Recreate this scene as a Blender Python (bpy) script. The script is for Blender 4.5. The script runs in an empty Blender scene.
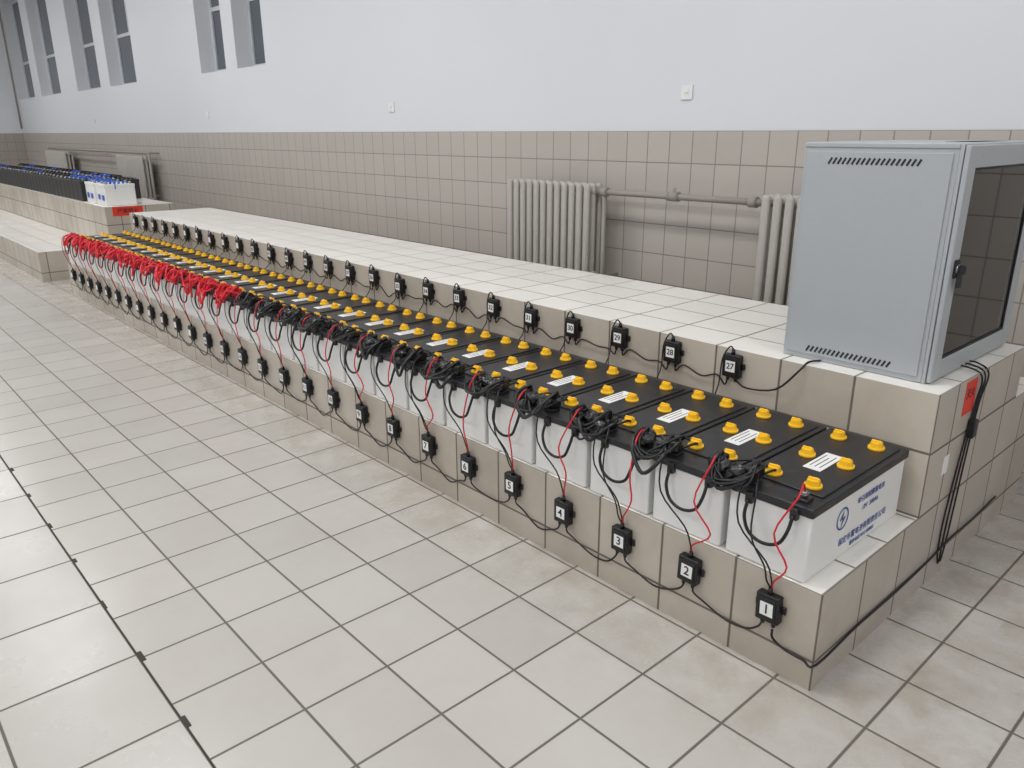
import bpy, bmesh, math, random
from mathutils import Vector, Matrix
random.seed(7)
scene = bpy.context.scene
scene.view_settings.view_transform = 'Standard'

# ------------------------------------------------------------------ materials
def newmat(name):
    m = bpy.data.materials.new(name); m.use_nodes = True
    nt = m.node_tree; b = nt.nodes['Principled BSDF']
    return m, nt, b
def s2l(c):
    return tuple(((x/255)/12.92 if x/255 <= .04045 else ((x/255+.055)/1.055)**2.4) for x in c) + (1,)
def pmat(name, rgb, rough=.5, metal=0, var=.12, scale=18, bump=0, coat=0, alpha=1, spec=.5):
    m, nt, b = newmat(name)
    c = s2l(rgb)
    tc = nt.nodes.new('ShaderNodeNewGeometry')
    n = nt.nodes.new('ShaderNodeTexNoise'); n.inputs['Scale'].default_value = scale; n.inputs['Detail'].default_value = 4
    nt.links.new(tc.outputs['Position'], n.inputs['Vector'])
    mx = nt.nodes.new('ShaderNodeMix'); mx.data_type = 'RGBA'
    mx.inputs[6].default_value = tuple(x*(1-var) for x in c[:3])+(1,)
    mx.inputs[7].default_value = tuple(min(1, x*(1+var)) for x in c[:3])+(1,)
    nt.links.new(n.outputs['Fac'], mx.inputs[0]); nt.links.new(mx.outputs[2], b.inputs['Base Color'])
    b.inputs['Roughness'].default_value = rough; b.inputs['Metallic'].default_value = metal
    b.inputs['Coat Weight'].default_value = coat; b.inputs['Specular IOR Level'].default_value = spec
    if bump:
        bp = nt.nodes.new('ShaderNodeBump'); bp.inputs['Strength'].default_value = bump; bp.inputs['Distance'].default_value = .003
        nt.links.new(n.outputs['Fac'], bp.inputs['Height']); nt.links.new(bp.outputs['Normal'], b.inputs['Normal'])
    return m
def tile_mat(name, ax, size, off, col, grout, gw=.006, rough=.25, var=.08, dirt=.15, dirtcol=(120,100,80), bump=.5, dscale=1.6, grime=None, spec=.5):
    m, nt, b = newmat(name); N = nt.nodes.new; L = nt.links.new
    b.inputs['Specular IOR Level'].default_value = spec
    g = N('ShaderNodeNewGeometry'); sp = N('ShaderNodeSeparateXYZ'); L(g.outputs['Position'], sp.inputs[0])
    def math_(op, a, bb=None):
        n = N('ShaderNodeMath'); n.operation = op
        for i, v in enumerate((a, bb)):
            if v is None: continue
            if isinstance(v, (int, float)): n.inputs[i].default_value = v
            else: L(v, n.inputs[i])
        return n.outputs[0]
    masks = []; cells = []
    for k in range(2):
        p = math_('SUBTRACT', sp.outputs[ax[k]], off[k])
        d = math_('PINGPONG', p, size[k]/2)
        mr = N('ShaderNodeMapRange'); mr.interpolation_type = 'SMOOTHSTEP'
        mr.inputs[1].default_value = gw*.35; mr.inputs[2].default_value = gw*.75
        L(d, mr.inputs[0]); masks.append(mr.outputs[0])
        cells.append(math_('FLOOR', math_('DIVIDE', p, size[k])))
    mask = math_('MINIMUM', masks[0], masks[1])
    cb = N('ShaderNodeCombineXYZ'); L(cells[0], cb.inputs[0]); L(cells[1], cb.inputs[1])
    wn = N('ShaderNodeTexWhiteNoise'); wn.noise_dimensions = '3D'; L(cb.outputs[0], wn.inputs['Vector'])
    c = s2l(col)
    mv = N('ShaderNodeMix'); mv.data_type = 'RGBA'
    mv.inputs[6].default_value = tuple(x*(1-var) for x in c[:3])+(1,); mv.inputs[7].default_value = tuple(min(1, x*(1+var)) for x in c[:3])+(1,)
    L(wn.outputs['Value'], mv.inputs[0])
    nz = N('ShaderNodeTexNoise'); nz.inputs['Scale'].default_value = dscale; nz.inputs['Detail'].default_value = 8; nz.inputs['Roughness'].default_value = .65
    L(g.outputs['Position'], nz.inputs['Vector'])
    mr = N('ShaderNodeMapRange'); mr.inputs[1].default_value = .45; mr.inputs[2].default_value = .75; mr.inputs[4].default_value = dirt
    L(nz.outputs['Fac'], mr.inputs[0])
    dfac = mr.outputs[0]
    if grime:   # footprint dust gathered in a band: (axis, start, end, amount)
        gr = N('ShaderNodeMapRange'); gr.interpolation_type = 'SMOOTHSTEP'; L(sp.outputs[grime[0]], gr.inputs[0])
        gr.inputs[1].default_value = grime[1]; gr.inputs[2].default_value = grime[2]; gr.inputs[4].default_value = grime[3]
        ng = N('ShaderNodeTexNoise'); ng.inputs['Scale'].default_value = 6; ng.inputs['Detail'].default_value = 8; ng.inputs['Roughness'].default_value = .7
        L(g.outputs['Position'], ng.inputs['Vector'])
        g2 = N('ShaderNodeMapRange'); g2.inputs[1].default_value = .4; g2.inputs[2].default_value = .65; L(ng.outputs['Fac'], g2.inputs[0])
        dfac = math_('MINIMUM', math_('ADD', dfac, math_('MULTIPLY', gr.outputs[0], g2.outputs[0])), .85)
    md = N('ShaderNodeMix'); md.data_type = 'RGBA'; L(dfac, md.inputs[0]); L(mv.outputs[2], md.inputs[6]); md.inputs[7].default_value = s2l(dirtcol)
    mg = N('ShaderNodeMix'); mg.data_type = 'RGBA'; L(mask, mg.inputs[0]); mg.inputs[6].default_value = s2l(grout); L(md.outputs[2], mg.inputs[7])
    L(mg.outputs[2], b.inputs['Base Color'])
    rr = N('ShaderNodeMapRange'); rr.inputs[3].default_value = .7; rr.inputs[4].default_value = rough
    L(mask, rr.inputs[0])
    ra = math_('ADD', rr.outputs[0], math_('MULTIPLY', dfac, .4)); L(ra, b.inputs['Roughness'])
    n2 = N('ShaderNodeTexNoise'); n2.inputs['Scale'].default_value = 5.5; n2.inputs['Detail'].default_value = 1
    vadd = N('ShaderNodeVectorMath'); vadd.operation = 'ADD'; L(g.outputs['Position'], vadd.inputs[0]); L(wn.outputs['Color'], vadd.inputs[1])
    L(vadd.outputs[0], n2.inputs['Vector'])
    hh = math_('ADD', mask, math_('MULTIPLY', n2.outputs['Fac'], .9))
    bp = N('ShaderNodeBump'); bp.inputs['Strength'].default_value = bump; bp.inputs['Distance'].default_value = .002
    L(hh, bp.inputs['Height']); L(bp.outputs['Normal'], b.inputs['Normal'])
    return m

M = {}
M['floor'] = tile_mat('floor_tiles', (0,1), (.283,.283), (-.64,1.915), (192,188,181), (104,98,90), .0075, .19, .05, .18, (152,139,123), grime=(1,1.35,1.95,.55), spec=.42)
M['floor2'] = tile_mat('floor_tiles_large', (0,1), (.39,.39), (-1.975,.50), (190,186,180), (104,98,90), .0075, .27, .05, .18, (152,139,123), spec=.32)
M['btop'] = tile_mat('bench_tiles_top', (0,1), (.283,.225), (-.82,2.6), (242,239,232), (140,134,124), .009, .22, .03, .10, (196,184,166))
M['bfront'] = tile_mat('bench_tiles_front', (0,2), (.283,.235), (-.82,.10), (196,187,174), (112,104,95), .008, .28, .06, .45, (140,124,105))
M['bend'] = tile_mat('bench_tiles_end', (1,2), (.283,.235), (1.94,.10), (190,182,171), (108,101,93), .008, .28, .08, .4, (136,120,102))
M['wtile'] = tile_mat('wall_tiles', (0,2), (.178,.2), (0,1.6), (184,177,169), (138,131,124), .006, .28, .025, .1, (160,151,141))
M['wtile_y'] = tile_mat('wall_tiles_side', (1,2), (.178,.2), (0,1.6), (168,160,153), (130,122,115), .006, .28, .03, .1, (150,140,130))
M['paint'] = pmat('white_wall_paint', (220,222,226), .7, var=.015, scale=1.2)
M['ceil'] = pmat('ceiling_paint', (230,230,230), .8, var=.02)
M['body'] = pmat('white_polypropylene', (234,234,232), .3, var=.04, scale=6)
M['black'] = pmat('black_lid_plastic', (38,38,40), .4, var=.5, scale=25)
M['cable'] = pmat('black_rubber', (20,20,22), .38, var=.2)
M['wrap'] = pmat('clear_wrap_over_terminal', (58,58,60), .16, var=.7, scale=70, bump=1)
M['redc'] = pmat('red_cable_rubber', (214,26,44), .4, var=.15)
M['yel'] = pmat('yellow_vent_cap', (250,194,32), .32, var=.06)
M['label'] = pmat('white_label_paper', (240,240,238), .5, var=.03)
M['ink'] = pmat('black_ink', (25,25,28), .6)
M['blue'] = pmat('blue_print', (52,74,150), .5)
M['lead'] = pmat('lead_terminal', (150,148,145), .35, metal=.8)
M['cab'] = pmat('grey_powder_coat', (172,176,179), .42, var=.02, scale=40)
M['cabd'] = pmat('cabinet_slot_dark', (38,40,44), .7)
M['cabi'] = pmat('cabinet_interior', (96,99,101), .6)
M['rad'] = pmat('radiator_paint', (180,175,168), .42, var=.08, scale=30)
M['pipe'] = pmat('heating_pipe_paint', (150,143,136), .5, var=.1)
M['redl'] = pmat('red_label', (222,58,42), .5, var=.05)
M['bluec'] = pmat('blue_vent_cap', (40,90,190), .4)
M['plate'] = pmat('switch_plate_plastic', (232,232,232), .4, var=.02)
M['frame'] = pmat('window_frame_white', (200,204,208), .45, var=.03)
M['dark'] = pmat('channel_dark', (58,52,48), .8)
M['steel'] = pmat('lock_steel', (150,150,150), .3, metal=.9)
m, nt, b = newmat('night_window_glass'); b.inputs['Base Color'].default_value = s2l((92,98,106)); b.inputs['Roughness'].default_value = .15; M['glassn'] = m
m, nt, b = newmat('cabinet_smoked_glass')
tr = nt.nodes.new('ShaderNodeBsdfTransparent'); tr.inputs[0].default_value = (.5,.52,.53,1)
gl = nt.nodes.new('ShaderNodeBsdfGlossy'); gl.inputs['Roughness'].default_value = .03; gl.inputs[0].default_value=(.9,.9,.9,1)
fr = nt.nodes.new('ShaderNodeFresnel'); fr.inputs[0].default_value = 1.7
mix = nt.nodes.new('ShaderNodeMixShader'); nt.links.new(fr.outputs[0], mix.inputs[0]); nt.links.new(tr.outputs[0], mix.inputs[1]); nt.links.new(gl.outputs[0], mix.inputs[2])
nt.links.new(mix.outputs[0], nt.nodes['Material Output'].inputs[0]); M['cglass'] = m
m, nt, b = newmat('lamp_tube_glow'); b.inputs['Emission Color'].default_value = (1,1,1,1); b.inputs['Emission Strength'].default_value = 6; M['glow'] = m

# ------------------------------------------------------------------ mesh builder
class MB:
    def __init__(s): s.bm = bmesh.new(); s.mats = []
    def mi(s, k):
        if k not in s.mats: s.mats.append(k)
        return s.mats.index(k)
    def _fin(s, verts, k, smooth=False):
        i = s.mi(k); fs = set(f for v in verts for f in v.link_faces)
        for f in fs: f.material_index = i; f.smooth = smooth
    def box(s, x0, x1, y0, y1, z0, z1, k, bev=0, rot=None, seg=2):
        c = Vector(((x0+x1)/2, (y0+y1)/2, (z0+z1)/2))
        mat = Matrix.Translation(c)
        if rot: mat = mat @ rot
        mat = mat @ Matrix.Diagonal((abs(x1-x0), abs(y1-y0), abs(z1-z0), 1))
        r = bmesh.ops.create_cube(s.bm, size=1, matrix=mat); vs = r['verts']
        i = s.mi(k)
        for f in set(f for v in vs for f in v.link_faces): f.material_index = i
        if bev:
            es = list(set(e for v in vs for e in v.link_edges))
            rr = bmesh.ops.bevel(s.bm, geom=es, offset=bev, segments=seg, profile=.5, affect='EDGES')
            for f in rr['faces']: f.material_index = i; f.smooth = True
    def cyl(s, p0, p1, r0, k, r1=None, n=16, smooth=True):
        p0 = Vector(p0); p1 = Vector(p1); d = p1-p0
        q = d.to_track_quat('Z', 'Y').to_matrix().to_4x4()
        r = bmesh.ops.create_cone(s.bm, cap_ends=True, segments=n, radius1=r0, radius2=r0 if r1 is None else r1, depth=d.length, matrix=Matrix.Translation((p0+p1)/2) @ q)
        i = s.mi(k)
        for f in set(f for v in r['verts'] for f in v.link_faces):
            f.material_index = i; f.smooth = smooth and len(f.verts) == 4
    def ball(s, c, r, k, sc=(1,1,1), n=10):
        rr = bmesh.ops.create_uvsphere(s.bm, u_segments=n, v_segments=max(6, n//2+1), radius=r, matrix=Matrix.Translation(Vector(c)) @ Matrix.Diagonal((*sc, 1)))
        s._fin(rr['verts'], k, True)
        return rr['verts']
    def tube(s, pts, r, k, n=6, sub=5):
        P = [Vector(p) for p in pts]
        if sub > 1 and len(P) > 2:
            Q = []
            E = [P[0]*2-P[1]] + P + [P[-1]*2-P[-2]]
            for j in range(1, len(E)-2):
                a, b_, c, d = E[j-1], E[j], E[j+1], E[j+2]
                for q in range(sub):
                    t = q/sub
                    Q.append(.5*((2*b_)+(c-a)*t+(2*a-5*b_+4*c-d)*t*t+(-a+3*b_-3*c+d)*t**3))
            Q.append(P[-1]); P = Q
        i = s.mi(k); rings = []; up = None
        for j, p in enumerate(P):
            t = (P[min(j+1, len(P)-1)] - P[max(j-1, 0)])
            if t.length < 1e-7: t = Vector((0,0,1))
            t.normalize()
            if up is None: up = t.orthogonal().normalized()
            up = (up - t*up.dot(t))
            if up.length < 1e-6: up = t.orthogonal()
            up.normalize(); w = t.cross(up)
            rings.append([s.bm.verts.new(p + (up*math.cos(2*math.pi*q/n)+w*math.sin(2*math.pi*q/n))*r) for q in range(n)])
        for a, b_ in zip(rings, rings[1:]):
            for q in range(n):
                f = s.bm.faces.new((a[q], a[(q+1) % n], b_[(q+1) % n], b_[q])); f.material_index = i; f.smooth = True
        for rg in (rings[0][::-1], rings[-1]):
            f = s.bm.faces.new(rg); f.material_index = i
    def quad(s, vs, k):
        f = s.bm.faces.new([s.bm.verts.new(v) for v in vs]); f.material_index = s.mi(k)
    def mesh(s, name):
        me = bpy.data.meshes.new(name)
        bmesh.ops.recalc_face_normals(s.bm, faces=s.bm.faces[:])
        s.bm.to_mesh(me); s.bm.free()
        for k in s.mats: me.materials.append(M[k])
        return me
    def obj(s, name, loc=(0,0,0), parent=None):
        o = bpy.data.objects.new(name, s.mesh(name)); o.location = loc; scene.collection.objects.link(o)
        if parent: o.parent = parent
        return o
def text(body, loc, rot, size, k, parent, name='lettering', align='CENTER', fat=.012):
    c = bpy.data.curves.new(name, 'FONT'); c.body = body; c.size = size; c.align_x = align; c.align_y = 'CENTER'; c.extrude = .0003; c.offset = size*fat
    c.materials.append(M[k]); o = bpy.data.objects.new(name, c); o.location = loc; o.rotation_euler = rot
    scene.collection.objects.link(o); o.parent = parent; return o
RF = (math.pi/2, 0, 0); RE = (math.pi/2, 0, math.pi/2)

# ------------------------------------------------------------------ room
XL, XR, YB, YF, ZC = -22.0, 4.5, 4.3, -4.5, 5.0
fb = MB()
fb.quad([(XL,.50,0),(XR,.50,0),(XR,YB,0),(XL,YB,0)], 'floor')
fb.quad([(XL,YF,0),(XR,YF,0),(XR,.50,0),(XL,.50,0)], 'floor2')
fb.obj('floor')
dc = MB()
dc.box(XL+.01, XR-.01, .498, .503, 0, .0015, 'dark')
random.seed(3)
for i in range(40):
    x = -1.975 + .39*(10-i)
    w = random.uniform(.02, .055); y = random.uniform(.498, .502)
    dc.box(x-w*.2, x+w, y, y+random.uniform(.009,.016), 0, .002, 'dark')
dc.obj('floor_drain_channel')
wins = [(-9.72,-8.95),(-10.85,-10.05),(-14.8,-13.45),(-16.8,-15.35),(-19.6,-18.0),(-21.8,-20.2)]
ZS, ZT = 2.34, 4.4
wb = MB()
wb.box(XL-.3, XR+.3, YB, YB+.3, 0, ZS, 'paint'); wb.box(XL-.3, XR+.3, YB, YB+.3, ZT, ZC, 'paint')
ed = sorted([e for w in wins for e in w])
ed = [XL-.3]+ed+[XR+.3]
for a, b_ in zip(ed[::2], ed[1::2]): wb.box(a, b_, YB, YB+.3, ZS, ZT, 'paint')
wb.obj('wall_back')
w = MB(); w.box(XL-.3, XL, YF, YB, 0, ZC, 'paint'); w.obj('wall_left')
w = MB(); w.box(XR, XR+.3, YF, YB, 0, ZC, 'paint'); w.obj('wall_right')
w = MB(); w.box(XL-.3, XR+.3, YF-.3, YF, 0, ZC, 'paint'); w.obj('wall_front')
w = MB(); w.box(XL-.3, XR+.3, YF-.3, YB+.3, ZC, ZC+.2, 'ceil'); w.obj('ceiling')
w = MB(); w.box(XL, XR, YB-.015, YB, 0, 1.6, 'wtile'); w.obj('trim_1')
w = MB(); w.box(XL, XL+.015, YF, YB-.015, 0, 1.6, 'wtile_y'); w.obj('trim_2')
for i, (a, b_) in enumerate(wins):
    w = MB(); y0, y1 = YB+.2, YB+.26; t = .05
    w.box(a, a+t, y0, y1, ZS, ZT, 'frame'); w.box(b_-t, b_, y0, y1, ZS, ZT, 'frame')
    w.box(a+t, b_-t, y0, y1, ZS, ZS+t, 'frame'); w.box(a+t, b_-t, y0, y1, ZT-t, ZT, 'frame')
    w.box(a+t, b_-t, y0+.005, y1-.005, ZS+.75, ZS+.80, 'frame')
    mx_ = a+(b_-a)*.5
    w.box(mx_-.02, mx_+.02, y0+.005, y1-.005, ZS+.80, ZT-t, 'frame')
    w.box(a+t, b_-t, y0+.02, y0+.03, ZS+t, ZT-t, 'glassn')
    w.obj('window_%d' % (i+1))

# ------------------------------------------------------------------ benches
def bench(name, x0, x1, tiers):
    bm_ = MB()
    for (y0, y1, z) in tiers:
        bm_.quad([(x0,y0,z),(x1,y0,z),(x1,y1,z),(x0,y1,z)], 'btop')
    zp = 0
    for (y0, y1, z) in tiers:
        lo, hi = min(zp, z), max(zp, z)
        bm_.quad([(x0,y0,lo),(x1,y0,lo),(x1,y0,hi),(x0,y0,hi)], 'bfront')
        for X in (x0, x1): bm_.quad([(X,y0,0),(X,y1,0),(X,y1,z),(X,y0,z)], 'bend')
        zp = z
    y = tiers[-1][1]
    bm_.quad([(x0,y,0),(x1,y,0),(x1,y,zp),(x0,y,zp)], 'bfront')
    bmesh.ops.remove_doubles(bm_.bm, verts=bm_.bm.verts[:], dist=.0005)
    return bm_.obj(name)
BE, BY, BZ, SY, SZ = -.82, 1.94, .333, 2.62, .78
bench('tiled_battery_bench', -9.05, BE, [(BY,SY,BZ),(SY,3.5,SZ),(3.5,3.85,.56)])
bench('tiled_battery_bench', -18.0, -9.95, [(BY-.08,SY,BZ),(SY,3.40,SZ)])

# ------------------------------------------------------------------ batteries
PITCH, BW, BD, HB = .2895, .280, .655, .244
def battery_mesh():
    b = MB()   # origin at front right bottom, extends -x, +y
    b.box(-BW+.006, -.006, .006, BD-.006, 0, HB-.027, 'body', .008)
    b.box(-BW, 0, 0, BD, HB-.029, HB, 'black', .004)
    b.box(-BW+.02, -.02, .09, BD-.03, HB-.001, HB+.006, 'black', .003)
    h = HB+.004
    for r_ in range(3):
        for cx in (-.075, -.205):
            y = (.135, .345, .565)[r_]
            b.cyl((cx,y,h), (cx,y,h+.010), .027, 'yel', n=20)
            b.cyl((cx,y,h+.01), (cx,y,h+.026), .0225, 'yel', .019, n=10, smooth=False)
            b.box(cx-.017, cx+.017, y-.004, y+.004, h+.024, h+.032, 'yel', .002)
    b.box(-.170, -.112, .25, .41, h+.0015, h+.0032, 'label')
    for j in range(3): b.box(-.160+.016*j, -.157+.016*j, .275, .39-.02*(j%2), h+.0032, h+.0036, 'ink')
    for cx in (-.055, -.22):
        b.box(cx-.02, cx+.02, .022, .066, HB-.001, HB+.011, 'black', .003)
        b.cyl((cx,.044,HB+.011), (cx,.044,HB+.03), .009, 'lead')
        b.cyl((cx,.044,HB+.018), (cx,.044,HB+.025), .014, 'lead', n=6, smooth=False)
    for cx in (-.055, -.20):
        b.box(cx-.012, cx+.012, -.012, .008, HB-.046, HB-.010, 'black', .003)
    b.tube([(-.055,-.012,.212),(-.058,-.03,.165),(-.08,-.034,.12),(-.127,-.036,.104),(-.175,-.034,.12),(-.197,-.03,.165),(-.20,-.012,.212)], .0055, 'cable', 7, 5)
    return b.mesh('storage_battery')
bmsh = battery_mesh()
NB = 28
BX0 = -.878; BY0 = BY+.002; BB = BZ+.001
bats = []
for i in range(NB):
    o = bpy.data.objects.new('storage_battery', bmsh); o.location = (BX0-i*PITCH, BY0, BB); scene.collection.objects.link(o); bats.append(o)
b0 = bats[0]
sx = -.0055
rg = MB()
n = 28
for q in range(n):
    a0, a1 = 2*math.pi*q/n, 2*math.pi*(q+1)/n
    def P(a, r): return (sx+.001, .21+r*math.cos(a), .143+r*math.sin(a))
    rg.quad([P(a0,.032),P(a1,.032),P(a1,.038),P(a0,.038)], 'blue')
rg.quad([(sx+.001,.218,.173),(sx+.001,.190,.139),(sx+.001,.208,.141)], 'blue')
rg.quad([(sx+.001,.202,.113),(sx+.001,.230,.147),(sx+.001,.212,.145)], 'blue')
rg.obj('printed_logo', parent=b0)
text('牵引用铅酸蓄电池', (sx+.001,.40,.168), RE, .024, 'blue', b0, fat=0)
text('12V  200Ah', (sx+.001,.40,.133), RE, .024, 'blue', b0, fat=0)
text('保定市蓄电池有限责任公司', (sx+.001,.37,.058), RE, .028, 'blue', b0, fat=0)
text('服务电话 0312 000000', (sx+.001,.37,.028), RE, .018, 'blue', b0, fat=0)

random.seed(11)
ZL = BB+HB
U = random.uniform
for i in range(NB-1):
    xa = BX0-i*PITCH-.22; xb = BX0-(i+1)*PITCH-.055; y = BY0+.044
    j = MB(); red = i >= 13; kc = 'redc' if red else 'cable'
    for x in (xa, xb):
        rz = Matrix.Rotation(U(-.7,.7), 4, 'Z') @ Matrix.Rotation(U(-.25,.25), 4, 'X')
        h = U(0,.014)
        j.box(x-.021, x+.021, y-.034, y+.03, ZL+.014, ZL+.046+h, 'cable' if not red else random.choice(['redc','cable','redc']), .009, rz)
        j.cyl((x,y,ZL+.04), (x,y,ZL+.060+h), .013, 'cable', .009, n=10)
    if not red:
        for q in range(2):   # crumpled clear film wrapped over the lugs
            vs = j.ball(((xa+xb)/2+(-.03,.035)[q]+U(-.015,.015), y-.015+U(-.02,.01), ZL+.034), .023, 'wrap', (1.3,1.2,.8), 12)
            for v in vs: v.co += Vector((U(-.007,.007), U(-.007,.007), U(-.008,.008)))
    nloop = 6
    for q in range(nloop):
        h = U(.03,.085); out = U(.03,.10); dr = U(-.01,.10) if q < 3 else U(0,.03)
        e = U(-.06,.06)
        pts = [(xa, y, ZL+.028), (xa+U(-.02,.04), y-U(.0,.04), ZL+h), (xa+U(-.03,.02)+e*.4, y-out*.8-.02, ZL+h*.4),
               ((xa+xb)/2+e, y-out-.02, ZL-dr*.6+.01), (xb+U(-.02,.04)+e*.4, y-out*.8-.01, ZL+h*.5), (xb+U(-.03,.03), y-U(0,.03), ZL+h*.9), (xb, y, ZL+.028)]
        j.tube(pts, .007 if q < 2 else .0042, kc, 7, 5)
    if red:
        for q in range(2):
            x = (xa+xb)/2+U(-.1,.1)
            j.tube([(x+.1,y,ZL+.03),(x+.06,y-U(.04,.1),ZL+U(.04,.1)),(x,y-U(.08,.13),ZL-U(.0,.09)),(x-.07,y-U(.03,.09),ZL+U(.03,.09)),(x-.12,y+.01,ZL+.025)], .007, 'redc', 7, 5)
    else:
        x = xa+U(-.02,.02)
        j.tube([(x,y,ZL+.02),(x+.03,y+.05,ZL+.035),(x+.01,y+.085,ZL+.02),(x-.05,y+.06,ZL+.04),(xb,y,ZL+.025)], .0045, 'cable', 6, 5)
    j.obj('jumper_cable')

# ------------------------------------------------------------------ monitoring modules + wiring
def module_mesh():
    b = MB()  # origin: back centre on the wall
    b.box(-.038, .038, -.032, -.0015, -.046, .046, 'cable', .005)
    b.box(-.029, .029, -.035, -.031, -.036, .034, 'cable', .0015)
    b.box(-.020, .022, -.0362, -.035, -.022, .022, 'label')
    b.cyl((0,-.017,.044), (0,-.017,.066), .010, 'cable', .006, n=10)
    for x in (-.018, .018): b.cyl((x,-.017,-.044), (x,-.017,-.062), .008, 'cable', .006, n=10)
    b.box(-.050, -.036, -.012, -.0015, -.012, .012, 'cable', .003); b.box(.036, .050, -.012, -.0015, -.012, .012, 'cable', .003)
    return b.mesh('battery_monitor_module')
mm = module_mesh()
def tags(n, x0, pitch, y, z, first, wiring_name, drop, up):
    w = MB(); prev = None
    for i in range(n):
        x = x0-i*pitch; zz = z+U(-.008,.008)
        o = bpy.data.objects.new('battery_monitor_module', mm); o.location = (x, y, zz); scene.collection.objects.link(o)
        o.rotation_euler = (0, U(-.05,.05), 0)
        if i < 16: text(str(first+i), (.001,-.0368,0), RF, .044 if first+i < 10 else .034, 'ink', o, 'number_print')
        if prev:
            px, pz = prev
            w.tube([(px-.018,y-.017,pz-.062),(px-.03,y-.016,pz-.085),(px-.07,y-.013,pz-drop+U(-.015,.015)),((px+x)/2,y-.010,pz-drop-.016+U(-.012,.012)),(x+.06,y-.013,zz-drop+.015),(x+.022,y-.016,zz-.08),(x+.018,y-.017,zz-.062)], .0035, 'cable', 6, 4)
        up(w, x, zz, i); prev = (x, zz)
    w.obj(wiring_name)
def up_front(w, x, z, i):
    tx = BX0-i*PITCH
    y = BY0
    w.tube([(x,BY-.017,z+.066),(x+.004,BY-.03,z+.10),(x-.01,BY-.05,BZ+.06),(tx-.20,y-.055,BZ+.15),(tx-.215,y-.03,ZL+.02),(tx-.22,y+.03,ZL+.03)], .0028, 'cable', 6, 4)
    w.tube([(x+.002,BY-.017,z+.066),(x+.012,BY-.028,z+.10),(x+.06+U(-.05,.03),BY-.05,BZ+.07),(tx-.055+U(-.04,.02),y-.055,BZ+.16),(tx-.035,y-.035,ZL+.04),(tx-.05,y+.02,ZL+.06),(tx-.055,y+.044,ZL+.03)], .003, 'redc', 6, 4)
    if i % 2 == 0:
        w.tube([(x-.003,BY-.017,z+.066),(x-.015,BY-.024,z+.09),(x-.02,BY-.04,BZ+.04),(x-.06,BY-.06,BZ+.13),(tx-.16,y-.04,ZL+.01),(tx-.20,y+.03,ZL+.05)], .0028, 'cable', 6, 4)
def up_rear(w, x, z, i):
    w.tube([(x,SY-.017,z+.066),(x-.01,SY-.03,z+.078),(x-.045,SY-.02,z+.02),(x-.055,SY-.015,z-.08),(x-.04,SY-.06,ZL+.02)], .003, 'cable', 6, 4)
tags(28, -.969, PITCH, BY, .222, 1, 'sensor_wiring', .112, up_front)
tags(26, -1.58, PITCH, SY, .718, 27, 'sensor_wiring', .062, up_rear)
c = MB()
EX = BE+.007
c.tube([(-.951,BY-.017,.157),(-.945,BY-.02,.13),(-.91,BY-.01,.105),(-.85,BY-.008,.10),(EX+.002,BY-.004,.10),(EX,2.2,.105),(EX,2.5,.10),(EX,2.8,.11),(EX,2.95,.125),(EX,3.2,.12),(EX,3.48,.13)], .004, 'cable', 6, 4)
for k_ in range(3):
    d = .022*k_
    c.tube([(-.95+d,2.97+d*2,SZ+.012),(-.86,2.98+d*2,SZ+.012),(EX+.002,2.98+d*1.5,SZ-.015),(EX,2.96+d,.66),(EX,2.90+d*1.6,.45),(EX,2.86+d*2,.25),(EX,2.86+d*1.6,.12),(EX+.004,2.87+d*.6,.06)], .0033, 'cable', 7, 5)
c.tube([(-1.56,SY-.017,.66),(-1.5,SY-.03,.645),(-1.38,SY-.03,.67),(-1.3,SY-.02,SZ-.02),(-1.29,SY+.02,SZ+.006),(-1.27,SY+.075,SZ+.006)], .004, 'cable', 6, 4)
c.box(BE+.001, BE+.026, 2.94, 2.975, .545, .615, 'cable', .004)
c.obj('cabinet_cables')
r = MB(); r.box(BE+.0005, BE+.0015, 2.86, 2.965, .645, .77, 'redl')
ro = r.obj('red_warning_label'); text('灭火', (BE+.0018,2.912,.72), RE, .040, 'ink', ro)
r = MB(); r.box(BE+.0005, BE+.0015, 2.76, 2.81, .45, .52, 'label'); r.obj('paper_sticker')

# ------------------------------------------------------------------ network cabinet
cx0, cx1, cy0, cy1, cz0, cz1 = -1.425, -.885, 2.70, 3.47, SZ+.001, 1.545
cb = MB(); t = .014
cb.box(cx0, cx1-.03, cy0, cy0+t, cz0, cz1, 'cab', .003)
cb.box(cx0, cx1-.03, cy1-t, cy1, cz0, cz1, 'cab', .003)
cb.box(cx0, cx0+t, cy0+t, cy1-t, cz0, cz1, 'cabi')
cb.box(cx0, cx1-.03, cy0-.003, cy1+.003, cz1-.002, cz1+.016, 'cab', .004)
cb.box(cx0, cx1-.03, cy0+.001, cy1-.001, cz0, cz0+.02, 'cab', .003)
cb.box(cx0+.012, cx1-.045, cy0-.005, cy0, cz0+.02, cz1-.014, 'cab', .002)
for (a0, a1, b0_, b1_) in ((cy0, cy0+.03, cz0, cz1+.014), (cy1-.03, cy1, cz0, cz1+.014), (cy0+.03, cy1-.03, cz0, cz0+.03), (cy0+.03, cy1-.03, cz1-.016, cz1+.014)):
    cb.box(cx1-.03, cx1-.018, a0, a1, b0_, b1_, 'cab', .002)
fw = .07
dx0, dx1 = cx1-.016, cx1
cb.box(dx0, dx1, cy0+.002, cy0+.002+fw, cz0+.006, cz1+.01, 'cab', .004)
cb.box(dx0, dx1, cy1-.002-fw, cy1-.002, cz0+.006, cz1+.01, 'cab', .004)
cb.box(dx0, dx1, cy0+.071, cy1-.071, cz0+.006, cz0+.006+fw, 'cab', .004)
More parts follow.
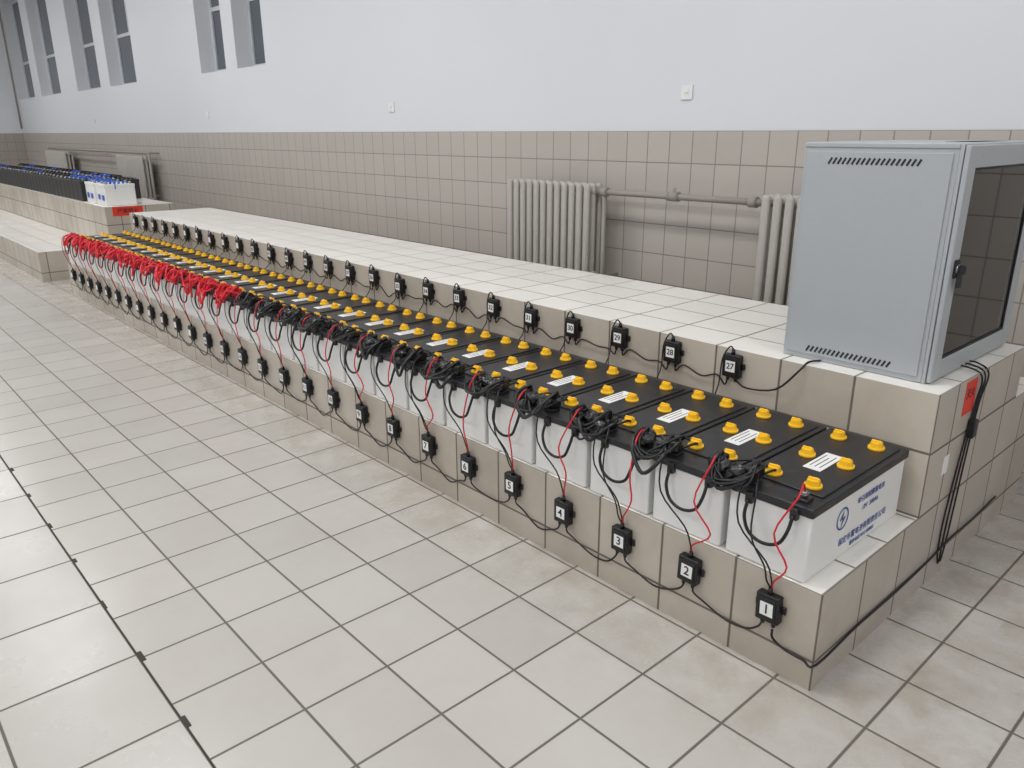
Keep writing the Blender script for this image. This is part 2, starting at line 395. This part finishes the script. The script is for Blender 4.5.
cb.box(dx0, dx1, cy0+.071, cy1-.071, cz1+.01-fw, cz1+.01, 'cab', .004)
for (a0, a1, b0_, b1_) in ((cy0+.070, cy0+.078, cz0+.075, cz1-.059), (cy1-.078, cy1-.070, cz0+.075, cz1-.059), (cy0+.078, cy1-.078, cz0+.075, cz0+.083), (cy0+.078, cy1-.078, cz1-.067, cz1-.059)):
    cb.box(dx0+.006, dx1-.003, a0, a1, b0_, b1_, 'cabd')
cb.box(dx0+.004, dx0+.008, cy0+.065, cy1-.065, cz0+.07, cz1-.055, 'cglass')
rt = Matrix.Rotation(math.radians(28), 4, 'Y')
for q in range(19):
    x = -1.325+q*.0165
    cb.box(x-.0035, x+.0035, cy0-.0062, cy0-.004, 1.488, 1.512, 'cabd', 0, rt)
    cb.box(x-.0035, x+.0035, cy0-.0062, cy0-.004, .812, .836, 'cabd', 0, rt)
for q in range(16):
    y = 2.95+q*.022
    cb.box(-1.05, -.96, y-.004, y+.004, cz1+.0155, cz1+.017, 'cabd')
ly, lz = cy0+.045, 1.17
cb.cyl((dx1,ly,lz), (dx1+.012,ly,lz), .015, 'steel'); cb.box(dx1+.012, dx1+.032, ly-.002, ly+.002, lz-.014, lz+.014, 'cabd', .001)
cb.box(dx1+.014, dx1+.022, ly-.014, ly+.016, lz-.06, lz-.012, 'cabd', .002)
cb.box(dx1, dx1+.008, ly-.018, ly+.018, lz-.03, lz+.03, 'cabd', .003)
for y in (cy0+.09, cy1-.11): cb.box(-1.0, -.975, y, y+.02, cz0+.03, cz1-.02, 'cabi')
cb.box(-1.33, -1.0, cy0+.1, cy1-.1, .98, .995, 'cabi'); cb.box(-1.30, -1.02, cy0+.15, cy1-.2, .996, 1.04, 'cabd', .003)
cb.box(-1.36, -1.02, cy0+.1, cy1-.1, 1.3, 1.345, 'cabi', .003)
cb.tube([(-1.05,2.95,1.02),(-1.0,2.93,.95),(-1.02,2.97,.86),(-1.1,3.1,.83),(-1.02,3.15,.95),(-1.0,3.1,1.3)], .005, 'cable')
cb.obj('network_cabinet')

# ------------------------------------------------------------------ radiators
def radiator(x0, nsec, zt=1.255, h=.68, pitch=.072):
    b = MB(); zb = zt-h
    for i in range(nsec):
        x = x0+i*pitch
        for y in (4.055, 4.115, 4.175):
            b.box(x-.025, x+.025, y-.017, y+.017, zb, zt, 'rad', .0165, None, 3)
        b.box(x-.012, x+.012, 4.055, 4.175, zt-.06, zt-.02, 'rad', .008); b.box(x-.012, x+.012, 4.055, 4.175, zb+.02, zb+.06, 'rad', .008)
    L = (nsec-1)*pitch
    for z in (zt-.05, zb+.05): b.cyl((x0-.035,4.115,z), (x0+L+.035,4.115,z), .024, 'rad', n=12)
    for xx in (x0+.1, x0+L-.1): b.box(xx-.01, xx+.01, 4.17, 4.2849, zb+.06, zb+.09, 'rad')
    b.obj('cast_iron_radiator')
radiator(-4.50, 12)
radiator(-2.34, 12)
radiator(-14.2, 18)
radiator(-19.0, 22)
p = MB()
p.tube([(-3.66,4.115,1.205),(-3.5,4.115,1.205),(-3.0,4.115,1.205),(-2.38,4.115,1.205)], .02, 'pipe', 10, 1)
p.tube([(-3.60,4.115,1.205),(-3.60,4.115,.05)], .016, 'pipe', 10, 1)
p.cyl((-3.63,4.115,1.205), (-3.57,4.115,1.205), .03, 'pipe'); p.cyl((-3.06,4.115,1.205), (-2.98,4.115,1.205), .03, 'pipe'); p.cyl((-3.02,4.115,1.205),(-3.02,4.115,1.26),.012,'pipe')
p.cyl((-2.48,4.115,1.205), (-2.43,4.115,1.205), .032, 'pipe')
p.box(-3.61,-3.59,4.115,4.2849,.6,.63,'pipe')
p.obj('heating_pipe')
p = MB(); p.tube([(-19.0,4.115,1.3),(-12.8,4.115,1.3)], .018, 'pipe', 8, 1)
for xx in (-12.85,-15.5,-17.2): p.box(xx-.01, xx+.01, 4.115, 4.2849, 1.29, 1.31, 'pipe')
p.tube([(-12.8,4.115,1.32),(-12.8,4.115,.05)], .018, 'pipe', 8, 1)
p.obj('heating_pipe')
for (x, z, s_) in ((-3.1,1.83,.043),(-6.42,1.82,.043),(-10.8,1.82,.043),(-16,1.82,.04)):
    w = MB(); w.box(x-s_, x+s_, YB-.012, YB, z-s_, z+s_, 'plate', .003)
    w.box(x-.018, x+.018, YB-.014, YB-.012, z-.018, z+.018, 'plate', .0008)
    for dx in (-.008, .008): w.box(x+dx-.0015, x+dx+.0015, YB-.0146, YB-.0138, z-.008, z+.002, 'cabd')
    w.obj('wall_socket')

# ------------------------------------------------------------------ far batteries on the second bench
def old_batt(kb, kc, lead=None):
    b = MB()
    b.box(-.19, 0, 0, .34, 0, .22, kb, .006); b.box(-.194, .003, -.003, .343, .215, .245, kb, .004)
    for q in range(6): b.cyl((-.095,.05+.048*q,.245), (-.095,.05+.048*q,.262), .014, kc, n=12)
    for y in (.04, .3): b.cyl((-.03,y,.245), (-.03,y,.275), .013, 'lead', n=10)
    lc = lead or ('bluec' if kb == 'body' else 'cable')
    b.tube([(-.03,.04,.27),(-.05,.1,.30),(-.1,.16,.285),(-.14,.04,.27)], .007, lc)
    b.tube([(-.193,.12,.19),(-.20,.12,.25),(-.10,.12,.28),(.0,.12,.25),(.004,.12,.19)], .006, lc)
    if kb == 'body': b.box(-.13, -.04, -.0045, -.003, .06, .12, 'bluec')
    return b.mesh('car_battery')
random.seed(5)
mw = old_batt('body', 'bluec'); mks = [old_batt('black', 'label'), old_batt('black', 'cable'), old_batt('black', 'cable', 'bluec')]
def put(me, x, y):
    o = bpy.data.objects.new('car_battery', me); o.location = (x, y, SZ+.001); scene.collection.objects.link(o)
for c_ in range(4): put(mw, -10.06-.23*c_, 2.68+.02*(c_ % 2))
for c_ in range(29):
    for r_ in range(2): put(random.choice(mks), -10.98-.2*c_, 2.66+.36*r_)
for c_ in range(5): put(mw, -16.9-.2*c_, 2.66)
r = MB(); r.box(-9.9495, -9.948, 2.70, 3.04, .67, .775, 'redl')
ro = r.obj('red_warning_label'); text('严禁烟火', (-9.9475,2.87,.722), RE, .06, 'ink', ro)
p = MB(); p.tube([(-21.9,4.26,1.7),(-21.9,4.26,4.9)], .02, 'pipe', 8, 1); p.obj('wall_conduit')

# ------------------------------------------------------------------ lamps
def lamp(x, y, power):
    b = MB(); b.box(x-.65, x+.65, y-.25, y+.25, 4.66, 4.70, 'plate', .005)
    for dy in (-.18, -.06, .06, .18): b.cyl((x-.6,y+dy,4.645), (x+.6,y+dy,4.645), .014, 'glow', n=10)
    for xx in (x-.5, x+.5): b.cyl((xx,y,4.7), (xx,y,5.0), .006, 'plate', n=8)
    o = b.obj('ceiling_lamp')
    ld = bpy.data.lights.new('tube_light', 'AREA'); ld.shape = 'RECTANGLE'; ld.size = 1.25; ld.size_y = .5; ld.energy = power; ld.color = (.98,.99,1)
    lo = bpy.data.objects.new('tube_light', ld); lo.location = (x, y, 4.62); scene.collection.objects.link(lo); lo.parent = o
for x in (2.0,-2.0,-6.0,-10.0,-14.0,-18.5):
    for y in (1.35,-2.4): lamp(x, y, 57)

wd = bpy.data.worlds.new('night_sky'); scene.world = wd; wd.use_nodes = True
wd.node_tree.nodes['Background'].inputs[0].default_value = (.25,.3,.38,1); wd.node_tree.nodes['Background'].inputs[1].default_value = .2

# ------------------------------------------------------------------ camera
F_PX = 770; VPX = -220
pit = math.atan(252.5/F_PX); yaw = math.atan((512-VPX)/F_PX*math.cos(pit)); e = .0036
Fh = Vector((-math.cos(yaw), math.sin(yaw), 0)); R0 = Vector((math.sin(yaw), math.cos(yaw), 0))
fwd = Fh*math.cos(pit)+Vector((0,0,-math.sin(pit))); U0 = Fh*math.sin(pit)+Vector((0,0,math.cos(pit)))
cr = R0*math.cos(e)-U0*math.sin(e); cu = R0*math.sin(e)+U0*math.cos(e)
cam = bpy.data.cameras.new('camera'); cam.sensor_width = 36; cam.lens = F_PX/1024*36; cam.clip_end = 100
co = bpy.data.objects.new('camera', cam)
mt = Matrix((( cr.x,cu.x,-fwd.x,0),(cr.y,cu.y,-fwd.y,0),(cr.z,cu.z,-fwd.z,1.6),(0,0,0,1)))
co.matrix_world = mt
scene.collection.objects.link(co); scene.camera = co
